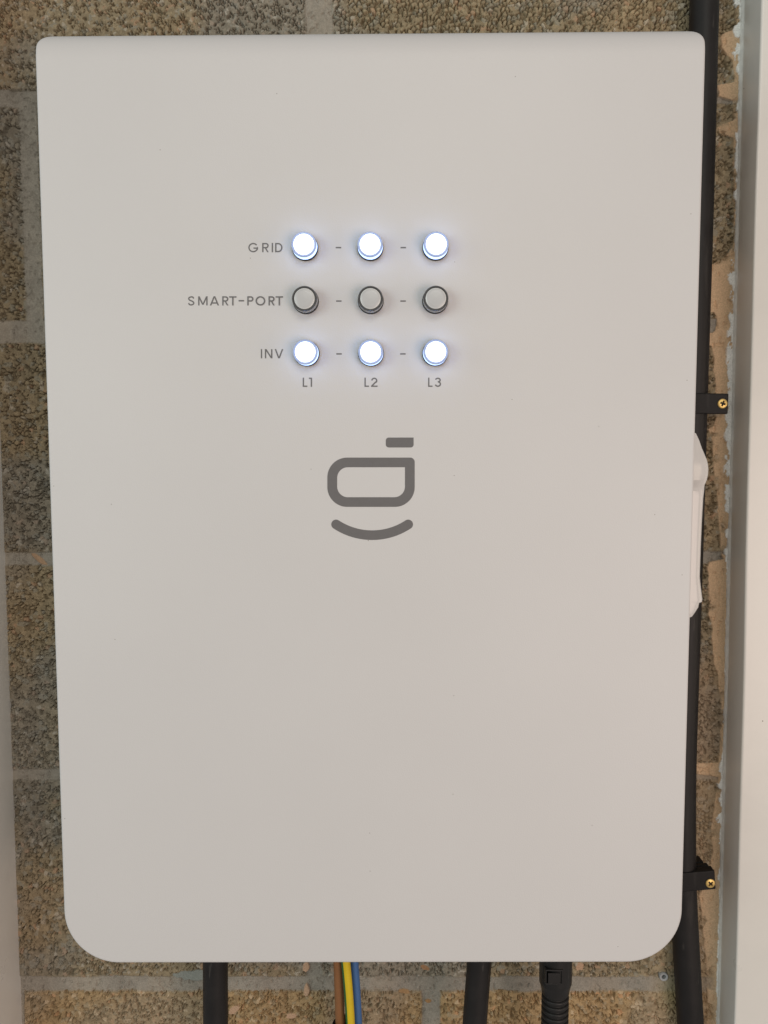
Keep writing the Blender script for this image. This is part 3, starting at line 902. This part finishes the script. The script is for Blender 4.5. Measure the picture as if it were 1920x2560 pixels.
# ------------------------------------------------------------------ cables leaving the bottom
def cable(name, line, wpx, y, m, label, parent=None, seg=36):
    P = [at(u, v, y) for u, v in line]
    r = wpx / 2 * px(line[1][0], line[1][1], y)
    pts = catmull(P, 8)
    v, f = tube(pts, r, seg)
    o = obj(name, v, f, m, parent, origin=None if parent else pts[-1])
    if label: tag(o, label, "cable")
    return o
cable("power_cable", [(538.5, 2340), (538.5, 2409), (539, 2560), (540, 2700)], 62, -0.075, M_BLACK,
      "straight black cable dropping from the left end of the cabinet underside")
cable("power_cable", [(1205, 2330), (1198, 2409), (1186.5, 2560), (1177, 2700)], 61, -0.075, M_BLACK,
      "black cable leaning left, under the cabinet between the coloured wires and the ribbed conduit")
sc = empty("three_core_cable", at(868, 2700, -0.07))
tag(sc, "brown, yellow and blue wires coming out of a black sheath under the cabinet", "cable")
cable("core", [(841, 2340), (845.5, 2409), (850.5, 2560), (852, 2640)], 24, -0.0700, M_BROWN, None, sc)
sc.children[-1]["label"] = "brown core"
def core_stripe():
    line = [(857, 2340), (864.5, 2409), (871, 2480), (876, 2560), (879, 2640)]
    y = -0.080
    P = catmull([at(u, v, y) for u, v in line], 8)
    r = 11.5 * px(870, 2480, y)
    seg = 36
    v, f = tube(P, r, seg)
    idx = []
    for q in f:
        if len(q) != 4: idx.append(0); continue
        k = q[0] % seg
        c_ = Vector(v[q[0]]); pc = P[q[0] // seg]
        dxn = (c_.x - pc.x) / r
        idx.append(1 if dxn < -0.42 else 0)
    o = obj("core", v, f, [M_YEL, M_GRN], sc, idx=idx)
    o["label"] = "yellow core with a green stripe"
core_stripe()
cable("core", [(883, 2340), (886, 2409), (891, 2480), (895, 2560), (896, 2640)], 21, -0.0720, M_BLUE, None, sc)
sc.children[-1]["label"] = "blue core"
# sheath, open at its upper end
y = -0.072; P = [at(868, 2560, y), at(868.5, 2605, y), at(869, 2700, y)]
ro = 37.5 * px(868, 2560, y)
v1, f1_ = tube(catmull(P, 5), ro, 40, False)
v2, f2_ = tube(catmull(P, 5), ro - 0.0018, 40, False)
v, f = join((v1, f1_), (v2, f2_))
o0 = len(v1)
f += [(k, (k + 1) % 40, o0 + (k + 1) % 40, o0 + k) for k in range(40)]
obj("sheath", v, f, M_BLACK, sc)

# ribbed conduit with its snap-in connector
y = -0.078
top, mid, bot = at(1389.5, 2380, y), at(1388.5, 2466, y), at(1383.5, 2720, y)
S = px(1388, 2460, y)
cd = empty("ribbed_conduit", bot)
tag(cd, "black ribbed flexible conduit with a snap connector, rightmost below the cabinet", "conduit")
ax = (mid - top)
prof_c = [(0.0, 40.5), (0.78, 40.5), (0.86, 40), (0.90, 38.5), (1.06, 35.0), (1.12, 34.5), (1.125, 30)]
pts = [top + ax * t for t, _ in prof_c]
v, f = tube(pts, [r * S for _, r in prof_c], 48)
cn = sharp(obj("connector", v, f, M_RUB, cd), 30)
# latch window: raised rim with a tongue inside
lc = at(1389 - 4, 2442, y - 40.5 * S)
w2, h2_ = 21.5 * S, 19 * S
t_ = 3.2 * S
rim = join(box(lc.x - w2, lc.x + w2, lc.y - 0.0010, lc.y + 0.006, lc.z + h2_ - t_, lc.z + h2_),
           box(lc.x - w2, lc.x + w2, lc.y - 0.0010, lc.y + 0.006, lc.z - h2_, lc.z - h2_ + t_),
           box(lc.x - w2, lc.x - w2 + t_, lc.y - 0.0009, lc.y + 0.006, lc.z - h2_ + t_, lc.z + h2_ - t_),
           box(lc.x + w2 - t_, lc.x + w2, lc.y - 0.0009, lc.y + 0.006, lc.z - h2_ + t_, lc.z + h2_ - t_))
tongue = box(lc.x - w2 + 2 * t_, lc.x + w2 - 2 * t_, lc.y - 0.0014, lc.y + 0.006, lc.z - h2_ + 1.3 * t_, lc.z + h2_ - 2.6 * t_)
v, f = join(rim, tongue)
bevel(obj("latch", v, f, M_RUB, cn, smooth=False), 0.0004, 2)
pts, rad = [], []
d_ = bot - mid; L = d_.length; pitch = 15.2 * S
start = mid + ax * 0.05
k = 0.0
prof_r = [(0.0, 29.0), (0.12, 29.3), (0.22, 33.2), (0.30, 34.0), (0.66, 34.0), (0.74, 33.2), (0.86, 29.3)]
while k * pitch < (bot - start).length - pitch:
    for q, r in prof_r:
        tpos = (k + q) * pitch
        pts.append(start + (bot - start).normalized() * tpos); rad.append(r * S)
    k += 1
v, f = tube(pts, rad, 48)
sharp(obj("corrugated_tube", v, f, M_RUB, cd), 45)

# ------------------------------------------------------------------ wall plug
r_o, r_i = 0.0046, 0.0023
v, f, n_, sg = lathe_y([(r_o, -0.006), (r_o, 0.0010), (r_o - 0.0004, 0.0016), (r_i + 0.0006, 0.0016), (r_i, 0.0011), (r_i, -0.006), (0.00001, -0.006)], plugp, 40)
pl = sharp(obj("wall_plug", v, f, M_PLUG, origin=plugp), 40)
tag(pl, "small grey plastic wall plug set in the mortar joint, below the cabinet's lower right corner", "wall plug")
